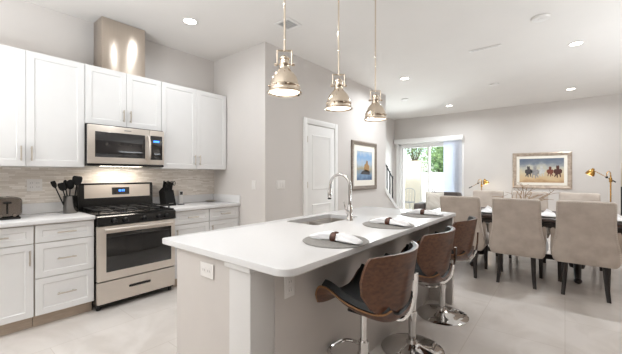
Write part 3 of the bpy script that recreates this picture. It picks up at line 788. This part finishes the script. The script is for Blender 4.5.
for x, y, watts in ((1.5, 2.5, 10), (-.7, 3.0, 12), (-.9, .3, 5)):  # extra downlights added out of view to brighten the kitchen
    o = copy_tree(can); can_power(o, watts)
    o.location = (x, y, H); o['label'] = 'added downlight out of view, brightening the kitchen'; o['group'] = 'added fill downlights out of view'
t = thing('air_vent', 'square white louvred air vent in the ceiling by the first pendant', 'air vent', (2.56, 2.40, H))
m = MB(); x0, x1, y0, y1 = 2.45, 2.67, 2.29, 2.51
m.box(x0, x1, y0, y0+.03, H-.012, H-.001, .003); m.box(x0, x1, y1-.03, y1, H-.012, H-.001, .003); m.box(x0, x0+.03, y0+.03, y1-.03, H-.012, H-.001, .003); m.box(x1-.03, x1, y0+.03, y1-.03, H-.012, H-.001, .003)
m.build('frame', 'plastic', t); MB().box(x0+.03, x1-.03, y0+.03, y1-.03, H-.0035, H-.0015).build('duct_opening', 'ventdark', t)
for i in range(5):
    y = y0+.035+i*.031; MB().prism([(x0+.03, y, H-.004), (x0+.03, y+.014, H-.012), (x0+.03, y+.016, H-.011), (x0+.03, y+.002, H-.003)], (x1-x0-.06, 0, 0)).build('louvre', 'grille', t)
t = thing('slot_diffuser', 'narrow white slot air diffuser in the ceiling above the dining end', 'air vent', (4.69, .83, H))
MB().box(4.66, 4.72, .64, 1.02, H-.010, H-.001, .003).build('frame', 'plastic', t); MB().box(4.683, 4.697, .67, .99, H-.0115, H-.009).build('slot', 'grille', t)
def disc(name, label, cat, x, y, r):
    t = thing(name, label, cat, (x, y, H))
    MB().lathe([(0, -.001), (r, -.001), (r, -.012), (r*.9, -.022), (0, -.026)], (x, y), 32, H).build('cover', 'plastic', t)
    MB().lathe([(0, -.026), (r*.4, -.0255), (r*.38, -.029), (0, -.030)], (x, y), 24, H).build('sensor', 'plastic', t)
disc('smoke_detector', 'large round white disc on the ceiling in front of the slot diffuser', 'smoke detector', 4.15, .20, .085)
disc('smoke_detector', 'small round white disc on the ceiling deep over the dining table', 'smoke detector', 6.65, 1.02, .075)
disc('smoke_detector', 'small round grey-white disc on the ceiling above the stair end', 'smoke detector', 6.72, 2.76, .075)

# ------------------------------------------------------------------ pictures
def picture(name, label, n, c, wd, ht, fw, mw, artm, framem):
    """n '-y' hangs on the middle wall, '-x' on the back wall"""
    t = thing(name, label, 'picture', c); c = Vector(c)
    def pt(u, z, d): return Vector((c.x+u, c.y-d, c.z+z)) if n == '-y' else Vector((c.x-d, c.y-u, c.z+z))
    def rect(hu, hz, d): return [pt(-hu, -hz, d), pt(hu, -hz, d), pt(hu, hz, d), pt(-hu, hz, d)]
    MB().loft([rect(wd/2, ht/2, .001), rect(wd/2, ht/2, .022), rect(wd/2-fw*.3, ht/2-fw*.3, .034), rect(wd/2-fw*.7, ht/2-fw*.7, .026), rect(wd/2-fw, ht/2-fw, .022), rect(wd/2-fw, ht/2-fw, .001)], False, True).build('frame', framem, t, ang=10)
    MB().loft([rect(wd/2-fw, ht/2-fw, .002), rect(wd/2-fw, ht/2-fw, .012), rect(wd/2-fw-mw, ht/2-fw-mw, .012), rect(wd/2-fw-mw, ht/2-fw-mw, .002)], False, True).build('mount_board', 'mat_board', t, ang=10)
    art = MB().loft([rect(wd/2-fw-mw, ht/2-fw-mw, .002), rect(wd/2-fw-mw, ht/2-fw-mw, .007)]).build('canvas', artm, t, ang=10)
    return t, art, pt
t, art, pt = picture('framed_picture', 'upright framed blue harbour picture on the middle wall right of the pantry door', '-y', (5.235, YP, 1.47), .94, .90, .075, .105, 'harbour_art', 'frame')
def blob(name, pts_, mt, art, pt, d=.009):
    MB().prism([pt(u, z, .0072) for u, z in pts_], pt(0, 0, d)-pt(0, 0, .0072)).build(name, mt, art)
blob('painted_tower', [(-.02, -.10), (.16, -.12), (.18, 0), (.13, .03), (.12, .09), (.08, .10), (.05, .04), (.0, .02)], 'paint_ochre', art, pt)
blob('painted_rocks', [(-.15, -.16), (.2, -.17), (.2, -.11), (.05, -.07), (-.1, -.11)], 'paint_dark', art, pt)
t, art, pt = picture('framed_picture', 'wide framed painting of running horses on the far wall', '-x', (XB, .437, 1.40), 1.12, .845, .08, .06, 'horse_art', 'goldframe')
def horse(cx_, cz, s_, m, flip=1):
    o = [(-.03, .12), (-.015, .16), (.0, .13), (.02, .16), (.035, .12), (.03, .05), (.06, .06), (.085, .02), (.08, -.04), (.05, -.07), (.075, -.13), (.06, -.15), (.03, -.09), (.02, -.16), (.0, -.165), (.0, -.08), (-.03, -.075), (-.045, -.15), (-.065, -.15), (-.055, -.06), (-.085, -.03), (-.085, .03), (-.05, .065), (-.03, .05)]
    blob('painted_horse', [(cx_+flip*u*s_, cz+z*s_) for u, z in o], m, art, pt)
horse(-.24, -.02, .85, 'paint_dark', -1); horse(-.115, -.03, .95, 'paint_grey'); horse(.01, -.01, .8, 'paint_pale', -1); horse(.17, -.02, .75, 'paint_brown'); horse(.31, -.02, .9, 'paint_bay', -1)

# ------------------------------------------------------------------ stair rail
t = thing('stair_railing', 'black iron stair railing on the sloped white stair wall', 'railing', (6.35, YP+.05, .9))
def stz(x): return 1.04-(x-XE+.02)*.83
MB().tube([(XE+.0, YP+.05, stz(XE)+.58), (6.62, YP+.05, stz(6.62)+.58)], .014, 8).build('handrail', 'iron', t)
for x in (6.19, 6.32, 6.46, 6.60):
    MB().cyl((x, YP+.05, stz(x)-.005), (x, YP+.05, stz(x)+.58), .014, seg=8).build('baluster', 'iron', t)
    MB().ball((x, YP+.05, stz(x)+.60), .02, seg=10, rings=6).build('finial', 'iron', t)

# ------------------------------------------------------------------ dining table
TX, TY = 5.33, .45
t = thing('dining_table', 'long dark wood dining table between the upholstered chairs', 'dining table', (TX, TY, 0))
MB().loft([[Vector((TX+p[0]*s_, TY+p[1]*s_, z)) for p in rrect(.56, 1.14, .05)] for z, s_ in ((.715, .975), (.725, 1), (.752, 1), (.76, .99))]).build('tabletop', 'tablewood', t)
m = MB(); m.box(TX-.46, TX+.46, TY-1.02, TY-.995, .64, .714); m.box(TX-.46, TX+.46, TY+.995, TY+1.02, .64, .714); m.box(TX-.46, TX-.435, TY-.995, TY+.995, .64, .714); m.box(TX+.435, TX+.46, TY-.995, TY+.995, .64, .714)
m.build('apron', 'darkwood', t)
for dy in (-.57, .57):
    y = TY+dy
    pd = MB().lathe([(0, .10), (.075, .10), (.085, .14), (.05, .18), (.06, .24), (.09, .34), (.085, .42), (.05, .50), (.055, .56), (.10, .62), (.10, .7135), (0, .714)], (TX, y), 24).build('pedestal', 'darkwood', t)
    for sx in (-1, 1):
        m = MB(); path = smooth_path([(TX+sx*.05, y, .18), (TX+sx*.18, y, .15), (TX+sx*.32, y, .07), (TX+sx*.42, y, .035)], 4); N = len(path)
        m.tube(path, [.045-.018*i/N for i in range(N)], 10); m.ball((TX+sx*.42, y, .034), .045, .04, .034, 12, 8)
        m.build('foot', 'darkwood', pd)
MB().box(TX-.03, TX+.03, TY-.52, TY+.52, .16, .22, .006).build('stretcher', 'darkwood', t)

# dining chairs: local, facing +Y, origin centre on the floor
def make_chair():
    t = thing('dining_chair', 'x', 'dining chair', (0, 0, 0), 'greige upholstered dining chairs')
    def yc(z): return interp([(.36, -.235), (.5, -.235), (.7, -.255), (.9, -.29), (1.02, -.315)], z)
    def hw(z): return interp([(.345, .25), (.37, .27), (.42, .283), (.48, .28), (.55, .268), (.62, .254), (.7, .246), (.8, .242), (.95, .242), (1.0, .24), (1.015, .233), (1.022, .21)], z)
    def th(z): return interp([(.345, .035), (.38, .05), (.6, .05), (.95, .042), (1.005, .036), (1.022, .015)], z)
    zs = [.345, .355, .37, .40, .45, .5, .55, .6, .65, .7, .75, .8, .85, .9, .95, .98, 1.0, 1.01, 1.018, 1.022]
    MB().loft([[Vector((p[0], yc(z)+p[1], z)) for p in rrect(hw(z), th(z), min(th(z)*.8, .035), 4)] for z in zs]).build('backrest', 'velvet', t, ang=60)
    for sx in (-1, 1):   # sloping side wing joining back and seat
        rings = []
        for k in range(9):
            s_ = k/8; y = -.21+.26*s_; top = .505+.20*(1-s_)**2.2; rings.append([Vector((sx*(.268+.012*s_)+dx, y, z)) for dx, z in ((-.022, .40), (.016, .40), (.018, top-.03), (.008, top), (-.012, top), (-.024, top-.03))])
        MB().loft(rings).build('side_wing', 'velvet', t, ang=60)
    MB().loft([[Vector((p[0], .01+p[1], z)) for p in rrect(hx, hy, .05, 5)] for z, hx, hy in ((.365, .25, .22), (.375, .265, .235), (.40, .272, .24), (.44, .272, .24))]).build('seat_base', 'velvet', t, ang=60)
    MB().loft([[Vector((p[0], .025+p[1], z)) for p in rrect(hx, hy, .05, 5)] for z, hx, hy in ((.436, .235, .215), (.45, .246, .228), (.485, .248, .23), (.505, .235, .217), (.512, .19, .17))]).build('seat_cushion', 'velvet', t, ang=60)
    nb = MB()
    edge = []
    zz = .46
    while zz < 1.0: edge += [(-hw(zz)+.012, zz), (hw(zz)-.012, zz)]; zz += .021
    x = -.22
    while x < .225: edge.append((x, 1.003)); x += .021
    for x, z in edge: nb.ball((x, yc(z)-th(z)-.0005, z), .0045, .003, .0045, 6, 4)
    o = nb.build('nailhead_trim', 'piping', t)
    def leg(x, y, dx, dy, r0, r1):
        rings = []
        for z, k in ((.375, 0), (.28, .12), (.18, .3), (.08, .65), (.0, 1)):
            s_ = (.375-z)/.375; r = r0+(r1-r0)*s_; rings.append([Vector((x+dx*k+p[0], y+dy*k+p[1], z)) for p in rrect(r, r, r*.3, 2)])
        MB().loft(rings).build('leg', 'darkwood', t)
    for sx in (-1, 1):
        leg(sx*.163, -.205, sx*.02, -.085, .026, .017); leg(sx*.215, .20, 0, .015, .025, .017)
    return t
ch = make_chair(); index_kids()
CX1, CX2 = 4.665, 5.985
chairs = [(CX1, 1.06, -PI/2, 'greige velvet dining chair behind the far bar stool'), (CX1, .45, -PI/2, 'greige velvet dining chair facing away, centred under the horse painting'), (CX1, -.165, -PI/2, 'greige velvet dining chair facing away, nearest the camera and the right-hand brass lamp'),
          (CX2, 1.06, PI/2, 'greige velvet dining chair across the table, in front of the left brass lamp'), (CX2, .45, PI/2, 'greige velvet dining chair across the table, middle of the far side'), (CX2, -.165, PI/2, 'greige velvet dining chair across the table, right of the horse painting')]
for i, (x, y, rz, lab) in enumerate(chairs):
    o = ch if i == 0 else copy_tree(ch)
    o.location = (x, y, 0); o.rotation_euler = (0, 0, rz); o['label'] = lab

# place settings on the dining table
for i, (x, y, wh) in enumerate([(5.02, .84, 'between the two left chairs'), (5.02, .17, 'between the middle and right chairs'), (5.02, -.45, 'at the table end by the right edge')]):
    t = thing('dinner_plate', f'white dinner plate on the dining table {wh}', 'plate', (x, y, .7605), 'dinner plates on the dining table')
    MB().lathe([(0, 0), (.085, 0), (.09, .006), (.135, .018), (.137, .021), (.13, .021), (.088, .010), (0, .008)], (x, y), 40, .7605).build('dish', 'plate', t)
    n_ = MB(); rings = []
    for k in range(13):
        s_ = k/12; hh = .035+.05*math.sin(PI*s_)
        rings.append([Vector((x-.05+.1*s_+.012*math.sin(9*s_), y+a*(.09-.03*abs(s_-.5)), .770+b*hh*(1+.25*math.sin(6*a+3*s_)))) for a, b in ((-1, 0), (1, 0), (.9, .45), (.5, .8), (.1, .95), (-.3, .9), (-.8, .5))])
    n_.loft(rings)
    tag(n_.build('napkin', 'linen', ang=70), f'folded white napkin on the dinner plate {wh}', 'napkin', 'folded napkins on the dining table')

# centrepiece of dry twigs
t = thing('twig_arrangement', 'dry twigs in a low dark bowl in the middle of the dining table', 'centrepiece', (TX, TY, .7605))
MB().lathe([(0, 0), (.07, 0), (.075, .01), (.13, .06), (.14, .09), (.132, .09), (.12, .06), (0, .03)], (TX, TY), 28, .7605).build('bowl', 'brownring', t)
random.seed(11)
for k in range(16):
    a = random.uniform(-1, 1); yy = TY+.42*a; L = random.uniform(.2, .42)
    p0 = Vector((TX+random.uniform(-.05, .05), TY+.1*a, .83)); p3 = Vector((TX+random.uniform(-.12, .12), yy, .83+L*(1-.45*abs(a))))
    p1 = p0.lerp(p3, .35)+Vector((random.uniform(-.03, .03), random.uniform(-.04, .04), .05)); p2 = p0.lerp(p3, .7)+Vector((random.uniform(-.03, .03), random.uniform(-.05, .05), .04))
    m = MB(); pth = smooth_path([p0, p1, p2, p3], 4); m.tube(pth, [.0055-.0035*i/len(pth) for i in range(len(pth))], 5)
    q = p2+Vector((random.uniform(-.05, .05), random.uniform(-.09, .09), random.uniform(.03, .09))); m.tube([p2, q], [.003, .0018], 5)
    m.build('twig', 'twig', t)

# ------------------------------------------------------------------ brass lamps, armchair
def reading_lamp(loc, H_stem, side, label, rz, ju, hu, tu, hz, tz, sk):
    """brass swing-arm lamp: base, stem with a hook, arm with counterweight tail, dome head. side: direction of the head along local x"""
    t = thing('floor_lamp', label, 'lamp', loc, 'brass swing-arm floor lamps')
    X, Y, Z = loc
    dv = Vector((math.cos(rz), math.sin(rz), 0))*side
    P = lambda u, z: Vector((X, Y, 0))+dv*u+Vector((0, 0, z))
    MB().lathe([(0, 0), (.13, 0), (.132, .012), (.12, .02), (.02, .03), (0, .03)], (X, Y), 32).build('base', 'brass', t)
    MB().cyl((X, Y, .025), (X, Y, H_stem), .011, seg=12).build('stem', 'brass', t)
    MB().lathe([(0, 0), (.022, 0), (.026, .02), (.018, .035), (.024, .05), (.015, .08), (0, .08)], (X, Y), 16, H_stem-.12).build('collar', 'brass', t)
    hk = [P(0, H_stem-.01)]+[P((ju/2)*(1-math.cos(a)), H_stem+.02+.045*math.sin(a)) for a in [PI*k/8 for k in range(9)]]+[P(ju, H_stem-.03)]
    MB().tube(hk, .007, 8).build('hook', 'brass', t)
    j = P(ju, H_stem-.035); MB().ball(j, .02, seg=14, rings=8).build('joint', 'blackmatte', t)
    hd = P(hu, hz); tl = P(tu, tz)
    MB().tube([tl, j, hd], .006, 8).build('arm', 'brass', t)
    MB().cyl(tl, tl.lerp(j, .35), .011, seg=10).build('counterweight', 'blackmatte', t)
    # dome shade opening down and away from the stem
    ax = (dv*sk-Vector((0, 0, 1))).normalized(); sx = ax.cross(Vector((dv.y, -dv.x, 0))).normalized(); sy = ax.cross(sx)
    rings = []
    for r, u in ((.012, -.03), (.02, -.028), (.025, 0), (.045, .015), (.062, .05), (.07, .09), (.072, .1), (.067, .1), (.058, .052), (.04, .02), (.01, .008)):
        rings.append([hd+ax*u+(sx*math.cos(a)+sy*math.sin(a))*r for a in [2*PI*k/24 for k in range(24)]])
    s_ = MB().loft(rings).build('shade', 'brass', t)
    MB().ball(hd+ax*.055, .028, seg=14, rings=8).build('bulb', 'lens', t)
    lo = lamp(t, 'lamp_bulb', hd+ax*.11-Vector(loc), 1.5, .04, (1, .86, .66), 160, 'POINT')
    return t
reading_lamp((8.78, 1.62, 0), 1.12, -1, 'brass swing-arm lamp by the far wall, between the patio door and the horse painting', math.radians(90), -.08, .07, -.29, 1.17, .96, .4)
reading_lamp((7.55, -.62, 0), 1.29, 1, 'brass swing-arm lamp right of the horse painting', math.radians(90), .05, .235, -.065, 1.385, 1.17, .5)
t = thing('floor_lamp', 'tall steel and black post with brass fitting at the right edge, beside a brass lamp', 'lamp', (7.35, -.74, 0))
MB().lathe([(0, 0), (.12, 0), (.12, .015), (.02, .025), (0, .025)], (7.35, -.74), 28).build('base', 'blackmatte', t)
MB().box(7.336, 7.364, -.754, -.726, .02, 1.10, .003).build('lower_post', 'blackmatte', t)
MB().box(7.338, 7.362, -.752, -.728, 1.10, 1.50, .003).build('upper_post', 'nickel', t)
m = MB().cyl((7.35, -.755, 1.38), (7.35, -.83, 1.38), .03, .05, 20); m.build('brass_head', 'brass', t)

t = thing('armchair', 'dark grey upholstered armchair in front of the patio door', 'armchair', (7.0, 2.1, 0))
MB().loft([[Vector((7.32+.05*(z-.4)+p[0], 2.1+p[1], z)) for p in rrect(.09, hy, .06, 4)] for z, hy in ((.2, .36), (.5, .37), (.85, .36), (.9, .34), (.915, .30))]).build('backrest', 'armchair', t, ang=60)
MB().box(6.72, 7.26, 1.80, 2.40, .22, .48, .05, 3).build('seat', 'armchair', t, ang=60)
for y in (1.715, 2.485):
    MB().loft([[Vector((7.0+p[0], y+p[1], z)) for p in rrect(hx, .075, .06, 4)] for z, hx in ((.2, .32), (.45, .33), (.62, .33), (.66, .31), (.675, .27))]).build('arm', 'armchair', t, ang=60)
for x in (6.75, 7.28):
    for y in (1.74, 2.46): MB().cyl((x, y, .0), (x, y, .21), .016, .024, 10).build('leg', 'darkwood', t)
def pillow(name, c, hw_, hh, th_, lean, yaw, label, group=None):
    m = MB(); N = 12; rings = []
    R = Matrix.Rotation(yaw, 4, 'Z') @ Matrix.Rotation(lean, 4, 'Y')
    for side in (1, -1):
        g = [[None]*(N+1) for _ in range(N+1)]
    def pt_(u, v, s_):
        a, b = u*2-1, v*2-1; puff = ((1-a**4)*(1-b**4))**.6
        k = 1-.06*(1-abs(a))*abs(b)**3-.06*(1-abs(b))*abs(a)**3
        return Vector(c)+R @ Vector((s_*th_*puff, a*hw_*k, b*hh*k))
    m.grid(lambda u, v: pt_(u, v, 1), N, N); m.grid(lambda u, v: pt_(u, v, -1), N, N)
    bmesh.ops.remove_doubles(m.b, verts=m.b.verts, dist=.0005)
    return tag(m.build(name, 'cushion', ang=80), label, 'cushion', group)
pillow('throw_pillow', (7.04, 2.22, .71), .19, .22, .065, math.radians(18), math.radians(14), 'cream striped throw pillow on the dark grey armchair')

# ------------------------------------------------------------------ outside
struct(MB().box(XB+.16, 26, -8, 16, -.16, -.06).build('ground', 'concrete'), 'pale patio ground outside')
t = tag(MB().box(10.9, 11.05, 3.92, 7.5, -.06, 1.80).build('garden_wall', 'cream'), 'cream garden wall outside the left half of the patio door', 'garden wall')
t = thing('vinyl_fence', 'white vinyl fence outside behind the cream wall', 'fence', (13.5, 3.6, -.06))
for i in range(7): MB().box(13.45, 13.57, -3.2+1.9*i, -3.08+1.9*i, -.06, 1.46, .01).build('post', 'vinyl', t)
for i in range(6): MB().box(13.49, 13.53, -3.08+1.9*i, -1.3+1.9*i, -.02, 1.40).build('panel', 'vinyl', t)
def tree(x, y, z0, R, label, n, seed):
    rnd = random.Random(seed)
    t = thing('garden_tree', label, 'tree', (x, y, -.06), 'trees beyond the fence')
    tr = MB(); tr.tube([(x, y, -.06), (x+.1, y, 1.5), (x, y+.1, z0)], [.16, .12, .07], 10)
    for k in range(7):
        a = rnd.uniform(0, 2*PI); tr.tube([(x, y, 1.3+.15*k), (x+math.cos(a)*R*.5, y+math.sin(a)*R*.5, z0+rnd.uniform(-.2, .8))], [.05, .015], 6)
    tr.build('trunk', 'bark', t)
    m = MB(); cl = [(Vector((x, y, z0))+Vector((rnd.gauss(0, .5)*R, rnd.gauss(0, .6)*R, rnd.gauss(0, .45)*R))) for _ in range(26)]
    for k in range(n):
        c_ = rnd.choice(cl); p = c_+Vector((rnd.gauss(0, 1), rnd.gauss(0, 1), rnd.gauss(0, 1)))*R*.17; s_ = rnd.uniform(.05, .11)
        a = Vector((rnd.gauss(0, 1), rnd.gauss(0, 1), rnd.gauss(0, 1))).normalized(); b = a.orthogonal().normalized(); 
        vv = [m.b.verts.new(p+a*s_*q+b*s_*.5*w_) for q, w_ in ((-1, 0), (0, .9), (1, 0), (0, -.9))]; m.b.faces.new(vv)
    m.build('foliage', 'leaf', t, flat=True)
tree(16.5, 4.9, 2.35, 1.35, 'green leafy tree beyond the white fence', 4200, 3)
tree(22.5, 8.6, 3.3, 1.6, 'smaller green tree beyond the cream garden wall', 3200, 5)
def patio_chair(x, y, rz, label):
    t = thing('patio_chair', label, 'patio chair', (x, y, -.06), 'patio chairs outside')
    m = MB().box(x-.22, x+.22, y-.22, y+.22, .36, .385, .008); m.build('seat', 'grey_metal', t)
    bk = MB(); bk.tube(smooth_path([(x+.21, y-.2, .38), (x+.26, y-.2, .7), (x+.28, y-.1, .82), (x+.28, y+.1, .82), (x+.26, y+.2, .7), (x+.21, y+.2, .38)], 4), .012, 8)
    for k in (-.1, 0, .1): bk.tube([(x+.21, y+k, .38), (x+.275, y+k, .81)], .006, 6)
    bk.build('backrest', 'grey_metal', t)
    for sx in (-1, 1):
        for sy in (-1, 1): MB().cyl((x+sx*.2, y+sy*.2, .36), (x+sx*.24, y+sy*.22, -.06), .011, seg=8).build('leg', 'grey_metal', t)
patio_chair(10.35, 4.2, 0, 'grey metal patio chair outside the glass, farther left')
patio_chair(10.45, 3.55, 0, 'grey metal patio chair outside the glass, nearer the blinds')
